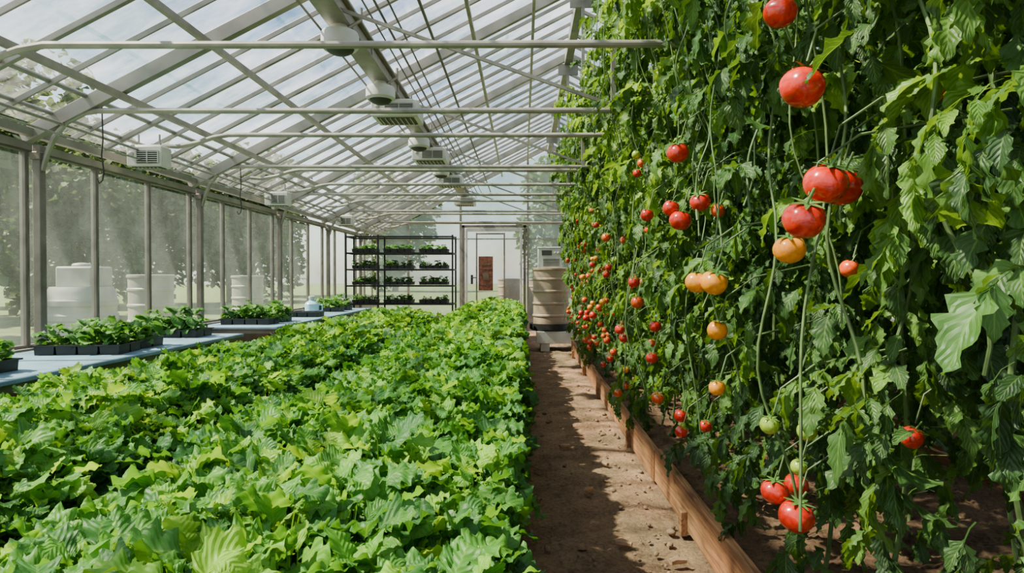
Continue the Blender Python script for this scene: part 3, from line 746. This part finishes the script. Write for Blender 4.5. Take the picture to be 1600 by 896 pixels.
def lamp(y):
    e = ob('ceiling_lamp', None, loc=(-1.2, y, 2.82), label='round white fan lamp housing mounted under the roof beam', cat='lamp', group='round lamps under the beam')
    m = MB(); m.lathe([(.05, 0), (.06, -.05), (.115, -.06), (.122, -.08), (.122, -.15), (.105, -.17), (.092, -.165)], n=32); ob('housing', m.mesh('lh', [M['white']]), parent=e)
    m = MB(); m.lathe([(.092, -.165), (.08, -.185), (.05, -.20), (.01, -.205)], n=24); ob('diffuser', m.mesh('ld', [M['grey']]), parent=e)
    m = MB(); m.tube([(.05, 0, -.03), (.14, 0, .02), (.14, 0, .1)], .012, 8); ob('conduit', m.mesh('lc', [M['pipe']]), parent=e)
for y in (4.2, 5.4, 7.4, 9.4): lamp(y)
for (x, y, z) in ((-2.75, 4.15, 2.15), (-2.75, 6.2, 2.15)):
    m = MB(); m.tube([(0, 0, .14), (.005, 0, -.1), (-.005, 0, -.2), (.01, 0, -.3), (.0, 0, -.36), (-.02, 0, -.38), (-.035, 0, -.35)], .005, 6)
    ob('hanging_hook', m.mesh('hook', [M['dark']]), loc=(x, y, z), label='dark wire hook dangling from an overhead pipe', cat='hook', group='hooks under the pipes')

# ------------------------------------------------------------------ ground bits
def lump(seed, sc):
    r = random.Random(seed); m = MB(); nu, nv = 9, 6; vs = []
    for j in range(nv+1):
        th = pi*j/nv
        for i in range(nu):
            ph = 2*pi*i/nu; q = 1+r.uniform(-.22, .22)
            vs.append((math.sin(th)*math.cos(ph)*q, math.sin(th)*math.sin(ph)*q*.8, math.cos(th)*q*.6))
    fs = [(j*nu+i, (j+1)*nu+i, (j+1)*nu+(i+1) % nu, j*nu+(i+1) % nu) for j in range(nv) for i in range(nu)]
    m.add(vs, fs); return m.mesh('clod', [M['stone']], 60)
lv = [lump(i, 1) for i in range(5)]
for i in range(290):
    y = 1.9+5*random.random()**1.8; x = random.choice((random.uniform(.0, .70), random.uniform(.52, .70), random.uniform(0, .2)))
    s = random.uniform(.004, .013) if random.random() < .85 else random.uniform(.014, .022)
    o = ob('dirt_clod', lv[i % 5], loc=(x, y, s*.3+.004), label='small crumbly dirt clod on the path', cat='dirt clod', group='clods on the path', rotz=random.uniform(0, 6)); o.scale = (s, s, s)
m = MB(); m.tube([(-.035, 0, 0), (-.01, .004, .003), (.035, -.003, 0)], [.012, .016, .011], 7)
wc = m.mesh('chip', [M['chip']])
for (x, y, r) in ((.43, 2.72, -.3), (.62, 2.55, .3), (.35, 3.4, 1.0), (.28, 4.3, .4), (.5, 3.9, 2.0)):
    ob('wood_chip', wc, loc=(x, y, .02), label='short broken wood chip lying on the path', cat='wood chip', group='chips on the path', rotz=r)

# ------------------------------------------------------------------ trees outside
def tree(seed):
    r = np.random.default_rng(seed); blobs = []
    for i in range(13):
        a = r.uniform(0, 6.28); d = r.uniform(.2, 1.6); blobs.append((d*math.cos(a), d*math.sin(a), r.uniform(.7, 5.2), r.uniform(.8, 1.3)))
    O, Yw = [], []
    for (x, y, z, R) in blobs:
        n = 460; v = r.normal(size=(n, 3)); v /= np.linalg.norm(v, axis=1)[:, None]; q = R*r.uniform(.6, 1.05, n)[:, None]
        O.append(v*q+np.array([x, y, z])); Yw.append(np.arctan2(-v[:, 0], v[:, 1]))
    O = np.concatenate(O); Yw = np.concatenate(Yw); n = len(O)
    L = r.uniform(.18, .32, n)
    return leafmesh('crown%d' % seed, leaves(B_TREE, O, Yw+r.uniform(-.8, .8, n), r.uniform(-.6, .8, n), r.uniform(.3, 1.5, n), L, L*.4, .2, r.uniform(-.8, .8, n), 0, np.clip(r.uniform(0, .8, n)+(O[:, 2]-3)*.08, 0, 1)), M['treeleaf'])
crowns = [tree(i) for i in range(3)]
tm = MB(); tm.tube([(0, 0, -.1), (.05, 0, 1), (0, .05, 2.2), (.1, 0, 4)], [.17, .13, .1, .05], 9)
for a in range(5): tm.tube([(0, 0, 1.3+.4*a), (.6*math.cos(a*1.7), .6*math.sin(a*1.7), 2.0+.5*a)], [.06, .02], 6)
tm = tm.mesh('trunk', [M['bark']])
tp = [(-8.4, 4.4, .85), (-9.2, 8.6, .85), (-14, 6.0, 1.2), (-9.2, 12.8, .7), (-14.5, 13.5, 1.2), (-10.4, 17.5, .8), (-16, 21, 1.3), (-11.5, 25, 1.0), (-14, 33, 1.3), (7, 26, 1.1), (12.5, 21, 1.1), (2.2, 32, 1.3), (-9, 45, 1.4)]
for i, (x, y, s) in enumerate(tp):
    e = ob('tree', None, loc=(x, y, .2), label='leafy green tree standing outside the greenhouse', cat='tree', group='trees outside', rotz=random.uniform(0, 6.28)); e.scale = (s, s, s)
    ob('trunk', tm, parent=e); ob('crown', crowns[i % 3], parent=e)

# ------------------------------------------------------------------ world, sun, camera
w = bpy.data.worlds.new('World'); scene.world = w; w.use_nodes = True; nt = w.node_tree; nt.nodes.clear()
out = nt.nodes.new('ShaderNodeOutputWorld')
sky = nt.nodes.new('ShaderNodeTexSky'); sky.sky_type = 'NISHITA'; sky.sun_disc = False; sky.sun_elevation = math.radians(52); sky.sun_rotation = math.radians(-100); sky.air_density = 1.2; sky.dust_density = 1.0
tc = N(nt, 'ShaderNodeTexCoord')
cn = N(nt, 'ShaderNodeTexNoise', {'Vector': tc.outputs['Generated'], 'Scale': 3.4, 'Detail': 8.0, 'Roughness': .62})
cf = ramp(nt, cn.outputs[0], [(0.42, (.02, .02, .02)), (0.66, (.75, .75, .75))])
mx = N(nt, 'ShaderNodeMix', data_type='RGBA'); nt.links.new(cf, mx.inputs[0]); nt.links.new(sky.outputs[0], mx.inputs[6]); mx.inputs[7].default_value = (8, 8.1, 8.1, 1)
bg = N(nt, 'ShaderNodeBackground', {'Color': mx.outputs[2], 'Strength': 0.27}); nt.links.new(bg.outputs[0], out.inputs[0])
sl = bpy.data.lights.new('Sun', 'SUN'); sl.energy = 20.0; sl.angle = math.radians(1.5); sl.color = (1, .87, .67)
so = bpy.data.objects.new('Sun', sl); COL.objects.link(so); so.location = (-10, -3, 15)
so.rotation_euler = Vector((.62, .06, -.83)).to_track_quat('-Z', 'Y').to_euler()

cd = bpy.data.cameras.new('Camera'); cd.sensor_width = 36; cd.lens = 22.5; cd.clip_end = 300; cd.clip_start = .02
cam = bpy.data.objects.new('Camera', cd); COL.objects.link(cam); cam.location = (0, 0, 1.15)
cam.rotation_euler = (math.radians(90-.75), 0, math.radians(.97)); scene.camera = cam
